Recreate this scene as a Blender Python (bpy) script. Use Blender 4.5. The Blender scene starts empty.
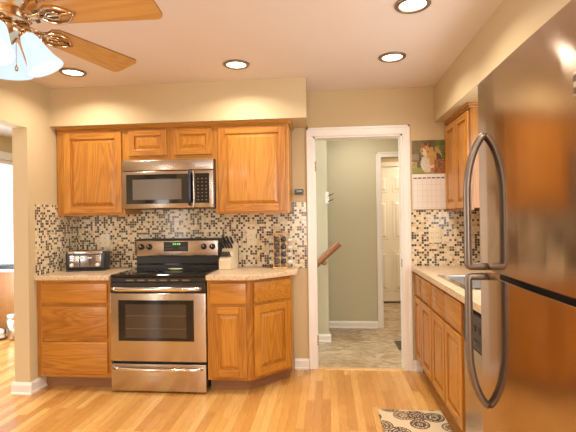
import bpy, bmesh, math, random
from mathutils import Vector, Matrix
random.seed(7)
S = bpy.context.scene
COL = S.collection
PI = math.pi

# ------------------------------------------------------------------ camera, world, light, exposure
cam_d = bpy.data.cameras.new('camera'); cam = bpy.data.objects.new('camera', cam_d); COL.objects.link(cam)
F_PX, YAW, PITCH, ROLL, CAM_H = 430.0, 0.0924086, 0.0044924, -0.0141410, 1.345
cam_d.sensor_width = 36.0; cam_d.sensor_fit = 'HORIZONTAL'; cam_d.lens = F_PX / 576 * 36.0
cam_d.clip_start = 0.02
r_ = Vector((math.cos(YAW), math.sin(YAW), 0)); f_ = Vector((-math.sin(YAW), math.cos(YAW), 0)); u_ = Vector((0, 0, 1))
f_, u_ = math.cos(PITCH)*f_ + math.sin(PITCH)*u_, -math.sin(PITCH)*f_ + math.cos(PITCH)*u_
r_, u_ = math.cos(ROLL)*r_ + math.sin(ROLL)*u_, -math.sin(ROLL)*r_ + math.cos(ROLL)*u_
cam.matrix_world = Matrix(((r_.x, u_.x, -f_.x, 0), (r_.y, u_.y, -f_.y, 0), (r_.z, u_.z, -f_.z, CAM_H), (0, 0, 0, 1)))
S.camera = cam

world = bpy.data.worlds.new('daylight'); S.world = world; world.use_nodes = True
bg = world.node_tree.nodes['Background']; bg.inputs[0].default_value = (0.74, 0.90, 1.0, 1); bg.inputs[1].default_value = 2.0

S.view_settings.view_transform = 'Standard'; S.view_settings.look = 'None'; S.view_settings.gamma = 1
S.view_settings.use_curve_mapping = False; S.view_settings.exposure = 0.0

WARM = (1.0, 0.89, 0.75)
def area(name, loc, rot, sx, sy, power, color):
    d = bpy.data.lights.new(name, 'AREA'); d.shape = 'RECTANGLE'; d.size = sx; d.size_y = sy; d.energy = power; d.color = color
    o = bpy.data.objects.new(name, d); COL.objects.link(o); o.location = loc; o.rotation_euler = rot
    return o
# added fill behind the camera; daylight: window over the sink, dining window, stairwell window, far room
area('rear_fill', (0.25, -2.72, 1.45), (PI/2, 0, 0), 2.0, 1.7, 96, (1.0, 0.96, 0.89))  # general soft fill added behind the camera
area('rear_fill_left', (-3.3, -2.72, 1.4), (PI/2, 0, 0), 1.3, 1.7, 50, (1.0, 0.96, 0.89))  # second fill, added to brighten the left wall end and the range
area('daylight_sink', (1.33, 2.25, 1.58), (0, PI/2, 0), 0.9, 1.1, 16, (0.84, 0.93, 1.0))
area('daylight_dining', (-4.12, 3.6, 1.3), (0, -PI/2, 0), 1.8, 1.6, 95, (0.86, 0.94, 1.0))
area('daylight_stairwell', (-1.42, 4.25, 1.5), (0, -PI/2, math.radians(22)), 1.2, 0.5, 30, (0.72, 0.88, 1.0))
area('far_room_lamp', (1.5, 6.0, 2.42), (0, 0, 0), 0.5, 0.5, 30, (1.0, 0.90, 0.76))
area('hall_lamp', (0.35, 4.6, 2.44), (0, 0, 0), 0.3, 0.3, 11.5, (1.0, 0.92, 0.78))
DOWNLIGHT_W, REAR_FILL_W, FAN_W = 8.0, 12.5, 1.5

# ------------------------------------------------------------------ materials
class NT:
    def __init__(s, m): s.t = m.node_tree; s.n = s.t.nodes; s.l = s.t.links
    def new(s, kind, **kw):
        x = s.n.new(kind)
        for k, v in kw.items(): setattr(x, k, v)
        return x
    def put(s, sock, v):
        if hasattr(v, 'bl_idname') or isinstance(v, bpy.types.NodeSocket): s.l.new(v, sock)
        else: sock.default_value = v
    def math(s, op, a, b=0.0, c=None):
        x = s.new('ShaderNodeMath', operation=op); s.put(x.inputs[0], a); s.put(x.inputs[1], b)
        if c is not None: s.put(x.inputs[2], c)
        return x.outputs[0]
    def xyz(s, a, b, c):
        x = s.new('ShaderNodeCombineXYZ')
        for i, v in enumerate((a, b, c)): s.put(x.inputs[i], v)
        return x.outputs[0]
    def sep(s, v):
        x = s.new('ShaderNodeSeparateXYZ'); s.l.new(v, x.inputs[0]); return x.outputs
    def ramp(s, fac, stops, interp='LINEAR'):
        x = s.new('ShaderNodeValToRGB'); x.color_ramp.interpolation = interp
        e = x.color_ramp.elements
        while len(e) < len(stops): e.new(0.5)
        for i, (p, c) in enumerate(stops): e[i].position = p; e[i].color = (*c, 1)
        s.put(x.inputs[0], fac); return x.outputs[0]
    def noise(s, vec, scale, detail=3, rough=0.5, dist=0.0):
        x = s.new('ShaderNodeTexNoise'); s.put(x.inputs['Vector'], vec); x.inputs['Scale'].default_value = scale
        x.inputs['Detail'].default_value = detail; x.inputs['Roughness'].default_value = rough; x.inputs['Distortion'].default_value = dist
        return x.outputs[0]
    def white(s, vec):
        x = s.new('ShaderNodeTexWhiteNoise', noise_dimensions='3D'); s.put(x.inputs['Vector'], vec); return x.outputs[0]
    def mix(s, fac, a, b, mode='MIX'):
        x = s.new('ShaderNodeMix', data_type='RGBA', blend_type=mode); s.put(x.inputs[0], fac)
        s.put(x.inputs[6], a if not isinstance(a, tuple) else (*a, 1)); s.put(x.inputs[7], b if not isinstance(b, tuple) else (*b, 1))
        return x.outputs[2]
    def obj(s): return s.new('ShaderNodeTexCoord').outputs['Object']
    def bump(s, h, strength, dist=0.002):
        x = s.new('ShaderNodeBump'); x.inputs['Strength'].default_value = strength; x.inputs['Distance'].default_value = dist
        s.put(x.inputs['Height'], h); return x.outputs[0]

def base(name, color=(0.5, 0.5, 0.5), rough=0.5, metal=0.0, coat=0.0, spec=0.5):
    m = bpy.data.materials.new(name); m.use_nodes = True
    b = m.node_tree.nodes['Principled BSDF']; nt = NT(m)
    b.inputs['Base Color'].default_value = (*color, 1); b.inputs['Roughness'].default_value = rough
    b.inputs['Metallic'].default_value = metal; b.inputs['Coat Weight'].default_value = coat
    b.inputs['Coat Roughness'].default_value = 0.12; b.inputs['Specular IOR Level'].default_value = spec
    return m, nt, b
def emit(name, color, strength):
    m, nt, b = base(name, (0.08, 0.08, 0.08), 0.4)
    b.inputs['Emission Color'].default_value = (*color, 1); b.inputs['Emission Strength'].default_value = strength
    return m
def paint(name, color, rough=0.6):
    m, nt, b = base(name, color, rough)
    n = nt.noise(nt.obj(), 140, 2)
    nt.l.new(nt.bump(n, 0.08, 0.001), b.inputs['Normal'])
    v = nt.noise(nt.obj(), 3, 2)
    nt.l.new(nt.mix(v, tuple(c*0.97 for c in color), tuple(min(1, c*1.03) for c in color)), b.inputs['Base Color'])
    return m
def oak(name, axis, dark, mid, light, rough=0.33):
    m, nt, b = base(name, mid, rough, coat=0.25)
    inf = nt.new('ShaderNodeObjectInfo').outputs['Random']
    o = nt.sep(nt.obj()); k = [1.0, 1.0, 1.0]; k[axis] = 0.09
    off = nt.math('MULTIPLY', inf, 37.0)
    v = nt.xyz(*[nt.math('MULTIPLY_ADD', o[i], k[i], off) for i in range(3)])
    big = nt.noise(v, 6.0, 2, 0.5, 0.6)
    rings = nt.math('SINE', nt.math('MULTIPLY', big, 95.0))
    rings = nt.math('MULTIPLY_ADD', rings, 0.5, 0.5)
    k2 = [1.0]*3; k2[axis] = 0.03
    v2 = nt.xyz(*[nt.math('MULTIPLY_ADD', o[i], k2[i], off) for i in range(3)])
    pores = nt.noise(v2, 210.0, 3, 0.6)
    tone = nt.noise(v, 2.2, 1)
    f = nt.math('ADD', nt.math('MULTIPLY', rings, 0.15), nt.math('ADD', nt.math('MULTIPLY', pores, 0.55), nt.math('MULTIPLY_ADD', tone, 0.5, -0.18)))
    nt.l.new(nt.ramp(f, [(0.18, dark), (0.5, mid), (0.85, light)]), b.inputs['Base Color'])
    nt.l.new(nt.bump(pores, 0.12, 0.001), b.inputs['Normal'])
    return m
OAK_D, OAK_M, OAK_L = (0.28, 0.095, 0.011), (0.50, 0.208, 0.026), (0.63, 0.31, 0.055)
oak_z = oak('oak_upright_grain', 2, OAK_D, OAK_M, OAK_L)
oak_x = oak('oak_grain_across', 0, OAK_D, OAK_M, OAK_L)
oak_y = oak('oak_grain_along', 1, OAK_D, OAK_M, OAK_L)
blade_wood = oak('fan_blade_wood', 0, (0.44, 0.22, 0.06), (0.60, 0.35, 0.11), (0.68, 0.42, 0.15), 0.30)
rail_wood = oak('handrail_wood', 0, (0.22, 0.08, 0.03), (0.33, 0.14, 0.055), (0.40, 0.18, 0.08), 0.4)
desk_wood = oak('desk_wood', 2, (0.30, 0.12, 0.03), (0.42, 0.18, 0.05), (0.5, 0.23, 0.07), 0.4)
rack_wood = oak('rack_wood', 2, (0.5, 0.27, 0.1), (0.66, 0.42, 0.19), (0.75, 0.5, 0.26), 0.4)

def floor_mat():
    m, nt, b = base('oak_strip_floor', (0.6, 0.3, 0.1), 0.24, coat=0.06)
    o = nt.sep(nt.obj()); W, L = 0.057, 0.95
    rx = nt.math('DIVIDE', o[0], W); row = nt.math('FLOOR', rx); fx = nt.math('FRACT', rx)
    offs = nt.math('MULTIPLY', nt.white(nt.xyz(row, 3.7, 0.0)), 7.0)
    py = nt.math('ADD', nt.math('DIVIDE', o[1], L), offs); pl = nt.math('FLOOR', py); fy = nt.math('FRACT', py)
    rnd = nt.white(nt.xyz(row, pl, 1.3))
    col = nt.ramp(rnd, [(0.0, (0.49, 0.220, 0.045)), (0.35, (0.62, 0.320, 0.078)), (0.7, (0.71, 0.395, 0.108)), (1.0, (0.80, 0.50, 0.165))])
    v = nt.xyz(nt.math('MULTIPLY_ADD', rnd, 9.0, o[0]), nt.math('MULTIPLY', o[1], 0.06), rnd)
    g = nt.noise(v, 60, 4, 0.6, 0.4)
    col = nt.mix(nt.math('MULTIPLY', g, 0.62), col, (0.36, 0.14, 0.035))
    ex = nt.math('LESS_THAN', nt.math('MINIMUM', fx, nt.math('SUBTRACT', 1.0, fx)), 0.022)
    ey = nt.math('LESS_THAN', fy, 0.002)
    edge = nt.math('MAXIMUM', ex, ey)
    col = nt.mix(nt.math('MULTIPLY', edge, 0.65), col, (0.22, 0.085, 0.025))
    nt.l.new(col, b.inputs['Base Color'])
    nt.l.new(nt.math('MULTIPLY_ADD', g, 0.14, 0.20), b.inputs['Roughness'])
    return m
def tile_mat(name, a, c):
    m, nt, b = base(name, (0.6, 0.5, 0.4), 0.18)
    o = nt.sep(nt.obj()); P = 0.0212
    ua = nt.math('DIVIDE', o[a], P); ub = nt.math('DIVIDE', o[c], P)
    w = nt.white(nt.xyz(nt.math('FLOOR', ua), nt.math('FLOOR', ub), 5.0))
    w2 = nt.white(nt.xyz(nt.math('FLOOR', ua), nt.math('FLOOR', ub), 9.0))
    col = nt.ramp(w, [(0.0, (0.68, 0.53, 0.31)), (0.22, (0.80, 0.68, 0.46)), (0.44, (0.62, 0.45, 0.24)), (0.50, (0.75, 0.67, 0.52)),
                      (0.58, (0.22, 0.10, 0.04)), (0.63, (0.040, 0.028, 0.016)), (0.86, (0.022, 0.013, 0.010))], 'CONSTANT')
    col = nt.mix(nt.math('MULTIPLY', w2, 0.15), col, (0.62, 0.50, 0.33))
    fa = nt.math('FRACT', ua); fb = nt.math('FRACT', ub)
    da = nt.math('MINIMUM', fa, nt.math('SUBTRACT', 1.0, fa)); db = nt.math('MINIMUM', fb, nt.math('SUBTRACT', 1.0, fb))
    grout = nt.math('LESS_THAN', nt.math('MINIMUM', da, db), 0.06)
    col = nt.mix(grout, col, (0.72, 0.61, 0.44))
    nt.l.new(col, b.inputs['Base Color'])
    nt.l.new(nt.math('MULTIPLY_ADD', grout, 0.55, 0.14), b.inputs['Roughness'])
    nt.l.new(nt.bump(nt.math('SUBTRACT', 1.0, grout), 0.25, 0.001), b.inputs['Normal'])
    return m
def granite_mat():
    m, nt, b = base('speckled_laminate', (0.6, 0.45, 0.3), 0.28)
    n = nt.noise(nt.obj(), 130, 3, 0.7); n2 = nt.noise(nt.obj(), 42, 2)
    f = nt.math('ADD', nt.math('MULTIPLY', n, 0.7), nt.math('MULTIPLY', n2, 0.3))
    nt.l.new(nt.ramp(f, [(0.34, (0.30, 0.175, 0.09)), (0.44, (0.58, 0.41, 0.25)), (0.56, (0.70, 0.54, 0.36)), (0.68, (0.80, 0.68, 0.50))]), b.inputs['Base Color'])
    return m
def steel_mat(name, color, rough, aniso=0.6):
    m, nt, b = base(name, color, rough, 1.0)
    o = nt.sep(nt.obj())
    v = nt.xyz(nt.math('MULTIPLY', o[0], 1.5), nt.math('MULTIPLY', o[1], 1.5), nt.math('MULTIPLY', o[2], 400.0))
    n = nt.noise(v, 2.0, 2)
    nt.l.new(nt.math('MULTIPLY_ADD', n, 0.08, rough - 0.04), b.inputs['Roughness'])
    b.inputs['Anisotropic'].default_value = aniso; b.inputs['Anisotropic Rotation'].default_value = 0.25
    tg = nt.new('ShaderNodeTangent', direction_type='RADIAL', axis='Z')
    nt.l.new(tg.outputs[0], b.inputs['Tangent'])
    return m
def vinyl_mat():
    m, nt, b = base('stone_look_vinyl', (0.4, 0.3, 0.2), 0.35)
    o = nt.obj(); s = nt.sep(o)
    v = nt.xyz(nt.math('MULTIPLY', s[0], 0.7), nt.math('MULTIPLY', s[1], 1.2), 0.0)
    n = nt.noise(v, 7.5, 5, 0.62, 1.4)
    col = nt.ramp(n, [(0.30, (0.20, 0.125, 0.062)), (0.46, (0.36, 0.25, 0.14)), (0.58, (0.49, 0.37, 0.225)), (0.75, (0.60, 0.48, 0.33))])
    fa = nt.math('FRACT', nt.math('DIVIDE', s[0], 0.305)); fb = nt.math('FRACT', nt.math('DIVIDE', s[1], 0.305))
    e = nt.math('LESS_THAN', nt.math('MINIMUM', fa, fb), 0.012)
    nt.l.new(nt.mix(nt.math('MULTIPLY', e, 0.35), col, (0.2, 0.13, 0.07)), b.inputs['Base Color'])
    return m
def rug_mat():
    m, nt, b = base('scroll_pattern_mat', (0.7, 0.6, 0.42), 0.9)
    o = nt.obj()
    vo = nt.new('ShaderNodeTexVoronoi', feature='F1', distance='EUCLIDEAN'); nt.l.new(o, vo.inputs['Vector']); vo.inputs['Scale'].default_value = 7.5
    vo.inputs['Randomness'].default_value = 0.75
    d = vo.outputs['Distance']
    ring = nt.math('SINE', nt.math('MULTIPLY', d, 38.0))
    leaf = nt.new('ShaderNodeTexVoronoi', feature='DISTANCE_TO_EDGE'); nt.l.new(o, leaf.inputs['Vector']); leaf.inputs['Scale'].default_value = 62
    f = nt.math('ADD', nt.math('MULTIPLY', ring, 0.075), nt.math('MULTIPLY_ADD', leaf.outputs['Distance'], 1.0, -0.055))
    inside = nt.math('LESS_THAN', d, 0.56)
    mask = nt.math('MULTIPLY', nt.math('GREATER_THAN', f, 0.0), inside)
    cc = nt.sep(vo.outputs['Color'])
    dk = nt.ramp(cc[0], [(0.0, (0.035, 0.020, 0.012)), (0.5, (0.10, 0.055, 0.03)), (1.0, (0.22, 0.13, 0.06))])
    nt.l.new(nt.mix(mask, (0.66, 0.53, 0.35), dk), b.inputs['Base Color'])
    nt.l.new(nt.bump(nt.noise(o, 500, 2), 0.4, 0.002), b.inputs['Normal'])
    return m
def glass_mat(name, tint=(1, 1, 1), refl=0.12):
    m = bpy.data.materials.new(name); m.use_nodes = True; nt = NT(m); nt.n.clear()
    tr = nt.new('ShaderNodeBsdfTransparent'); tr.inputs[0].default_value = (*tint, 1)
    gl = nt.new('ShaderNodeBsdfGlossy'); gl.inputs['Roughness'].default_value = 0.03
    mx = nt.new('ShaderNodeMixShader'); mx.inputs[0].default_value = refl
    out = nt.new('ShaderNodeOutputMaterial')
    nt.l.new(tr.outputs[0], mx.inputs[1]); nt.l.new(gl.outputs[0], mx.inputs[2]); nt.l.new(mx.outputs[0], out.inputs[0])
    return m

M = dict(
    wall=paint('tan_wall_paint', (0.56, 0.41, 0.215)),
    wall_l=paint('beige_wall_paint', (0.60, 0.475, 0.28)),
    hall=paint('olive_wall_paint', (0.54, 0.49, 0.335)),
    ceil=paint('ceiling_paint', (0.74, 0.645, 0.565), 0.8),
    white=paint('white_trim_paint', (0.80, 0.74, 0.67), 0.35),
    cream=paint('cream_door_paint', (0.80, 0.70, 0.54), 0.4),
    floor=floor_mat(), vinyl=vinyl_mat(), granite=granite_mat(), rug=rug_mat(),
    tile_x=tile_mat('mosaic_tile', 0, 2), tile_y=tile_mat('mosaic_tile_side', 1, 2),
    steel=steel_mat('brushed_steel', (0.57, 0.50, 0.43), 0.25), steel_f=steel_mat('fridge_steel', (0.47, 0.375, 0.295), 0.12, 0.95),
    handle=base('grey_handle_metal', (0.19, 0.15, 0.12), 0.40, 0.8)[0],
    chrome=base('chrome', (0.80, 0.77, 0.74), 0.10, 1.0)[0],
    sinksteel=base('satin_steel', (0.78, 0.77, 0.76), 0.32, 1.0)[0], bronze=base('bronze_trim', (0.30, 0.22, 0.15), 0.35, 0.9)[0],
    toastfront=steel_mat('dark_polished_steel', (0.26, 0.23, 0.22), 0.2, 0.3),
    brass=base('antique_brass', (0.64, 0.49, 0.33), 0.18, 1.0)[0],
    nickel=base('warm_nickel', (0.55, 0.44, 0.33), 0.3, 1.0)[0],
    black=base('black_plastic', (0.018, 0.016, 0.015), 0.35)[0],
    blackglass=base('black_glass', (0.010, 0.009, 0.008), 0.06)[0],
    darkgrey=base('dark_grey_plastic', (0.055, 0.045, 0.04), 0.4)[0],
    navy=base('dark_gunmetal', (0.035, 0.036, 0.045), 0.3, 0.4)[0],
    ovenglass=base('oven_window_glass', (0.060, 0.042, 0.028), 0.08)[0],
    mwglass=base('microwave_window_glass', (0.13, 0.10, 0.075), 0.20)[0],
    ivory=base('ivory_plastic', (0.80, 0.69, 0.49), 0.4)[0],
    whitep=base('white_plastic', (0.80, 0.76, 0.70), 0.4)[0],
    paper=base('white_paper', (0.78, 0.73, 0.67), 0.8)[0],
    ink=base('dark_ink', (0.06, 0.05, 0.05), 0.8)[0], greyink=base('grey_ink', (0.42, 0.40, 0.39), 0.8)[0],
    marks=base('keypad_print', (0.15, 0.125, 0.085), 0.7, spec=0.2)[0],
    clay=base('pale_green_ceramic', (0.72, 0.68, 0.44), 0.25)[0],
    block=base('pale_block_wood', (0.74, 0.62, 0.42), 0.45)[0],
    spice=base('dark_spice', (0.085, 0.045, 0.035), 0.3)[0], lid=base('black_jar_lid', (0.025, 0.022, 0.025), 0.3)[0],
    silverlid=base('pale_jar_glass', (0.70, 0.62, 0.50), 0.25)[0],
    badge=base('badge_metal', (0.60, 0.52, 0.40), 0.35, 0.8)[0], badge_d=base('badge_dark', (0.10, 0.05, 0.03), 0.4)[0],
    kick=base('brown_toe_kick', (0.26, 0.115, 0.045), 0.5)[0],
    cloth=base('white_cloth', (0.75, 0.70, 0.62), 0.9)[0],
    vent=base('brown_register', (0.10, 0.065, 0.035), 0.5)[0],
    bulb=emit('downlight_bulb', (1.0, 0.96, 0.86), 7.0), shade=emit('frosted_shade_glass', (0.69, 0.87, 1.0), 1.0),
    clock=emit('green_clock_digits', (0.25, 1.0, 0.2), 0.9),
    glass=glass_mat('window_glass'),
)

# ------------------------------------------------------------------ mesh helpers
V = Vector
class MB:
    def __init__(s): s.bm = bmesh.new()
    def _merge(s, b, mat=None, mi=0, smooth=False):
        if mat is not None: bmesh.ops.transform(b, matrix=mat, verts=b.verts)
        for f in b.faces: f.material_index = mi; f.smooth = smooth
        me = bpy.data.meshes.new('tmp'); b.to_mesh(me); b.free(); s.bm.from_mesh(me); bpy.data.meshes.remove(me)
        return s
    def box(s, x0, x1, y0, y1, z0, z1, bev=0.0, mi=0, seg=2, mat=None):
        b = bmesh.new(); bmesh.ops.create_cube(b, size=1.0)
        bmesh.ops.scale(b, vec=(x1-x0, y1-y0, z1-z0), verts=b.verts)
        bmesh.ops.translate(b, vec=((x0+x1)/2, (y0+y1)/2, (z0+z1)/2), verts=b.verts)
        if bev: bmesh.ops.bevel(b, geom=list(b.edges), offset=bev, segments=seg, affect='EDGES', profile=0.5)
        return s._merge(b, mat, mi, bool(bev) and seg > 2)
    def prism(s, pts, z0, z1, bev=0.0, mi=0, mat=None, seg=2):
        b = bmesh.new(); n = len(pts)
        lo = [b.verts.new((p[0], p[1], z0)) for p in pts]; hi = [b.verts.new((p[0], p[1], z1)) for p in pts]
        b.faces.new(lo[::-1]); b.faces.new(hi)
        for i in range(n): b.faces.new((lo[i], lo[(i+1) % n], hi[(i+1) % n], hi[i]))
        bmesh.ops.recalc_face_normals(b, faces=b.faces)
        if bev: bmesh.ops.bevel(b, geom=list(b.edges), offset=bev, segments=seg, affect='EDGES', profile=0.5)
        return s._merge(b, mat, mi)
    def lathe(s, prof, n=32, mat=None, mi=0, cap=True, wave=None):
        b = bmesh.new(); rings = []
        for r, z in prof:
            rings.append([b.verts.new((r*math.cos(2*PI*i/n), r*math.sin(2*PI*i/n), z)) for i in range(n)])
        for a, c in zip(rings, rings[1:]):
            for i in range(n): b.faces.new((a[i], a[(i+1) % n], c[(i+1) % n], c[i]))
        if cap:
            if prof[0][0] > 1e-5: b.faces.new(rings[0][::-1])
            if prof[-1][0] > 1e-5: b.faces.new(rings[-1])
        bmesh.ops.remove_doubles(b, verts=b.verts, dist=1e-6)
        bmesh.ops.recalc_face_normals(b, faces=b.faces)
        return s._merge(b, mat, mi, True)
    def cyl(s, p0, p1, r, r1=None, n=20, mi=0):
        p0, p1 = V(p0), V(p1); d = p1-p0
        m = Matrix.Translation(p0) @ d.to_track_quat('Z', 'Y').to_matrix().to_4x4()
        return s.lathe([(r, 0), (r if r1 is None else r1, d.length)], n, m, mi)
    def tube(s, pts, rx, ry=None, n=12, mi=0, side=None):
        ry = ry or rx; pts = [V(p) for p in pts]; b = bmesh.new(); rings = []
        for i, p in enumerate(pts):
            t = (pts[min(i+1, len(pts)-1)] - pts[max(i-1, 0)]).normalized()
            a = V(side) if side else (V((0, 0, 1)) if abs(t.z) < 0.9 else V((1, 0, 0)))
            a = (a - t*a.dot(t)).normalized(); c = t.cross(a)
            rings.append([b.verts.new(p + a*rx*math.cos(2*PI*k/n) + c*ry*math.sin(2*PI*k/n)) for k in range(n)])
        for q, w in zip(rings, rings[1:]):
            for k in range(n): b.faces.new((q[k], q[(k+1) % n], w[(k+1) % n], w[k]))
        b.faces.new(rings[0][::-1]); b.faces.new(rings[-1])
        bmesh.ops.recalc_face_normals(b, faces=b.faces)
        return s._merge(b, None, mi, True)
    def poly(s, pts, mi=0):
        vs = [s.bm.verts.new(p) for p in pts]; f = s.bm.faces.new(vs); f.material_index = mi; return s
    def frustum(s, mat, u0, u1, v0, v1, w0, inset, w1, mi=0):      # raised field of a panel door
        b = bmesh.new()
        o = [b.verts.new(p) for p in ((u0, v0, w0), (u1, v0, w0), (u1, v1, w0), (u0, v1, w0))]
        i = [b.verts.new(p) for p in ((u0+inset, v0+inset, w1), (u1-inset, v0+inset, w1), (u1-inset, v1-inset, w1), (u0+inset, v1-inset, w1))]
        b.faces.new(i)
        for k in range(4): b.faces.new((o[k], o[(k+1) % 4], i[(k+1) % 4], i[k]))
        b.faces.new(o[::-1])
        bmesh.ops.recalc_face_normals(b, faces=b.faces)
        return s._merge(b, mat, mi)
    def build(s, name, mats, parent=None, loc=None):
        if not isinstance(mats, (list, tuple)): mats = [mats]
        org = ORG.get(parent.name, V((0, 0, 0))) if parent else V(loc or (0, 0, 0))
        if org.length: bmesh.ops.translate(s.bm, vec=-org, verts=s.bm.verts)
        me = bpy.data.meshes.new(name); s.bm.to_mesh(me); s.bm.free()
        for m in mats: me.materials.append(m)
        o = bpy.data.objects.new(name, me); COL.objects.link(o)
        if parent: o.parent = parent; ORG[o.name] = org
        else: o.location = org
        return o
ORG = {}
def tag(o, label, cat, group=None, kind=None):
    o['label'] = label; o['category'] = cat
    if group: o['group'] = group
    if kind: o['kind'] = kind
    return o
def thing(name, label, cat, loc=(0, 0, 0), rotz=0.0, group=None, world_coords=True):
    o = bpy.data.objects.new(name, None); COL.objects.link(o); o.empty_display_size = 0.1
    o.location = loc; o.rotation_euler = (0, 0, rotz); tag(o, label, cat, group)
    ORG[o.name] = V(loc) if world_coords else V((0, 0, 0))
    return o
def struct(name, mb, mats, parent=None):
    o = mb.build(name, mats, parent)
    if not parent: o['kind'] = 'structure'
    return o
def frame(O, U, W):
    """matrix taking (u along, v up, w outward) to the world"""
    U, W = V(U).normalized(), V(W).normalized()
    return Matrix(((U.x, 0, W.x, O[0]), (U.y, 0, W.y, O[1]), (U.z, 1, W.z, O[2]), (0, 0, 0, 1)))
def slab(mb, mat, u0, u1, v0, v1, w0, w1, bev=0.0, mi=0, seg=2):
    return mb.box(u0, u1, v0, v1, w0, w1, bev, mi, seg, mat)
def dup(root):
    c = root.copy(); COL.objects.link(c)
    for ch in list(root.children):
        d = ch.copy(); COL.objects.link(d); d.parent = c
        for g in list(ch.children):
            e = g.copy(); COL.objects.link(e); e.parent = d
    return c

# ------------------------------------------------------------------ setting
CEIL = 2.465; YB = 3.83; XL = -2.33; XR = 1.36
struct('floor', MB().box(-4.3, 1.5, -2.9, YB+0.02, -0.05, 0).box(-4.3, -1.5, YB+0.02, 6.2, -0.05, 0), M['floor'])
struct('floor_hall', MB().box(-1.5, 2.6, YB+0.02, 7.0, -0.05, -0.002), M['vinyl'])
struct('ceiling', MB().box(-4.3, 2.6, -2.9, 7.0, CEIL, CEIL+0.05), M['ceil'])
DX0, DX1, DZ = -0.120, 0.657, 2.064
struct('wall_back', MB().box(XL-0.15, DX0, YB, YB+0.12, 0, CEIL).box(DX1, 1.5, YB, YB+0.12, 0, CEIL).box(DX0, DX1, YB, YB+0.12, DZ, CEIL), M['wall'])
struct('wall_left', MB().box(XL-0.125, XL, 3.155, YB, 0, CEIL).box(XL-0.125, XL, 0.4, 3.155, 2.08, CEIL).box(XL-0.125, XL, -2.9, 0.4, 0, CEIL), M['wall_l'])
struct('wall_right', MB().box(XR, XR+0.14, -2.9, 1.75, 0, CEIL).box(XR, XR+0.14, 2.75, YB, 0, CEIL).box(XR, XR+0.14, 1.75, 2.75, 0, 1.10).box(XR, XR+0.14, 1.75, 2.75, 2.05, CEIL), M['wall'])
struct('wall_rear', MB().box(-4.3, -4.0, -2.9, -2.8, 0, CEIL).box(-2.6, -0.8, -2.9, -2.8, 0, CEIL).box(-4.0, -2.6, -2.9, -2.8, 0, 0.5).box(-4.0, -2.6, -2.9, -2.8, 2.3, CEIL).box(1.3, 1.5, -2.9, -2.8, 0, CEIL).box(-0.8, 1.3, -2.9, -2.8, 0, 0.6).box(-0.8, 1.3, -2.9, -2.8, 2.3, CEIL), M['wall'])
struct('wall_dining_left', MB().box(-4.3, -4.2, -2.9, 2.4, 0, CEIL).box(-4.3, -4.2, 5.7, 6.2, 0, CEIL).box(-4.3, -4.2, 2.4, 5.7, 0, 0.3).box(-4.3, -4.2, 2.4, 5.7, 2.16, CEIL), M['wall'])
struct('wall_dining_far', MB().box(-4.3, -1.5, 6.1, 6.2, 0, CEIL), M['wall'])
struct('wall_dining_side', MB().box(-1.62, -1.5, YB+0.12, 6.1, 0, CEIL), M['hall'])
struct('soffit_back', MB().box(XL, -0.16, 3.43, YB, 2.146, CEIL), M['wall_l'])
struct('soffit_right', MB().box(0.93, XR, -1.0, YB, 2.155, CEIL), M['wall_l'])
# hall beyond the door
struct('wall_hall_near', MB().box(-1.5, -0.004, 4.666, 4.78, 0, CEIL), M['hall'])
struct('wall_hall_far', MB().box(-1.5, 0.64, 5.265, 5.38, 0, CEIL).box(0.64, 1.45, 5.265, 5.38, 2.06, CEIL).box(1.45, 2.5, 5.265, 5.38, 0, CEIL), M['hall'])
struct('wall_hall_right', MB().box(1.5, 1.6, YB, 5.265, 0, CEIL), M['hall'])
struct('wall_far_room', MB().box(0.2, 2.6, 6.86, 6.96, 0, CEIL).box(2.5, 2.6, 5.38, 6.86, 0, CEIL).box(0.1, 0.2, 5.38, 6.96, 0, CEIL), M['wall'])

def window(name, x0, x1, y0, y1, z0, z1, axis, bars):
    f = MB(); t = 0.05
    if axis == 'x':
        for a, b in ((y0, y0+t), (y1-t, y1)): f.box(x0, x1, a, b, z0, z1, 0.004)
        for a, b in ((z0, z0+t), (z1-t, z1)): f.box(x0, x1, y0, y1, a, b, 0.004)
        for k in range(1, bars): c = y0+(y1-y0)*k/bars; f.box(x0, x1, c-t/2, c+t/2, z0, z1, 0.004)
        g = MB().box((x0+x1)/2-0.004, (x0+x1)/2+0.004, y0+t, y1-t, z0+t, z1-t)
    else:
        for a, b in ((x0, x0+t), (x1-t, x1)): f.box(a, b, y0, y1, z0, z1, 0.004)
        for a, b in ((z0, z0+t), (z1-t, z1)): f.box(x0, x1, y0, y1, a, b, 0.004)
        for k in range(1, bars): c = x0+(x1-x0)*k/bars; f.box(c-t/2, c+t/2, y0, y1, z0, z1, 0.004)
        g = MB().box(x0+t, x1-t, (y0+y1)/2-0.004, (y0+y1)/2+0.004, z0+t, z1-t)
    w = struct(name, f, M['white']); g.build('pane', M['glass'], w)
window('window_1', XR+0.03, XR+0.09, 1.75, 2.75, 1.10, 2.05, 'x', 2)
window('window_2', -4.28, -4.22, 2.4, 5.7, 0.3, 2.16, 'x', 3)
window('fill_window_rear_left', -4.0, -2.6, -2.88, -2.82, 0.5, 2.3, 'y', 2)  # unseen window added to go with the left rear fill
window('fill_window_rear', -0.8, 1.3, -2.88, -2.82, 0.6, 2.3, 'y', 3)  # unseen window added as the opening for the rear fill
struct('trim_dining_window', MB().box(-4.2, -4.18, 2.3, 5.8, 2.16, 2.26, 0.004).box(-4.2, -4.18, 2.3, 2.4, 0.2, 2.16, 0.004).box(-4.2, -4.18, 5.7, 5.8, 0.2, 2.16, 0.004), M['white'])

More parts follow.
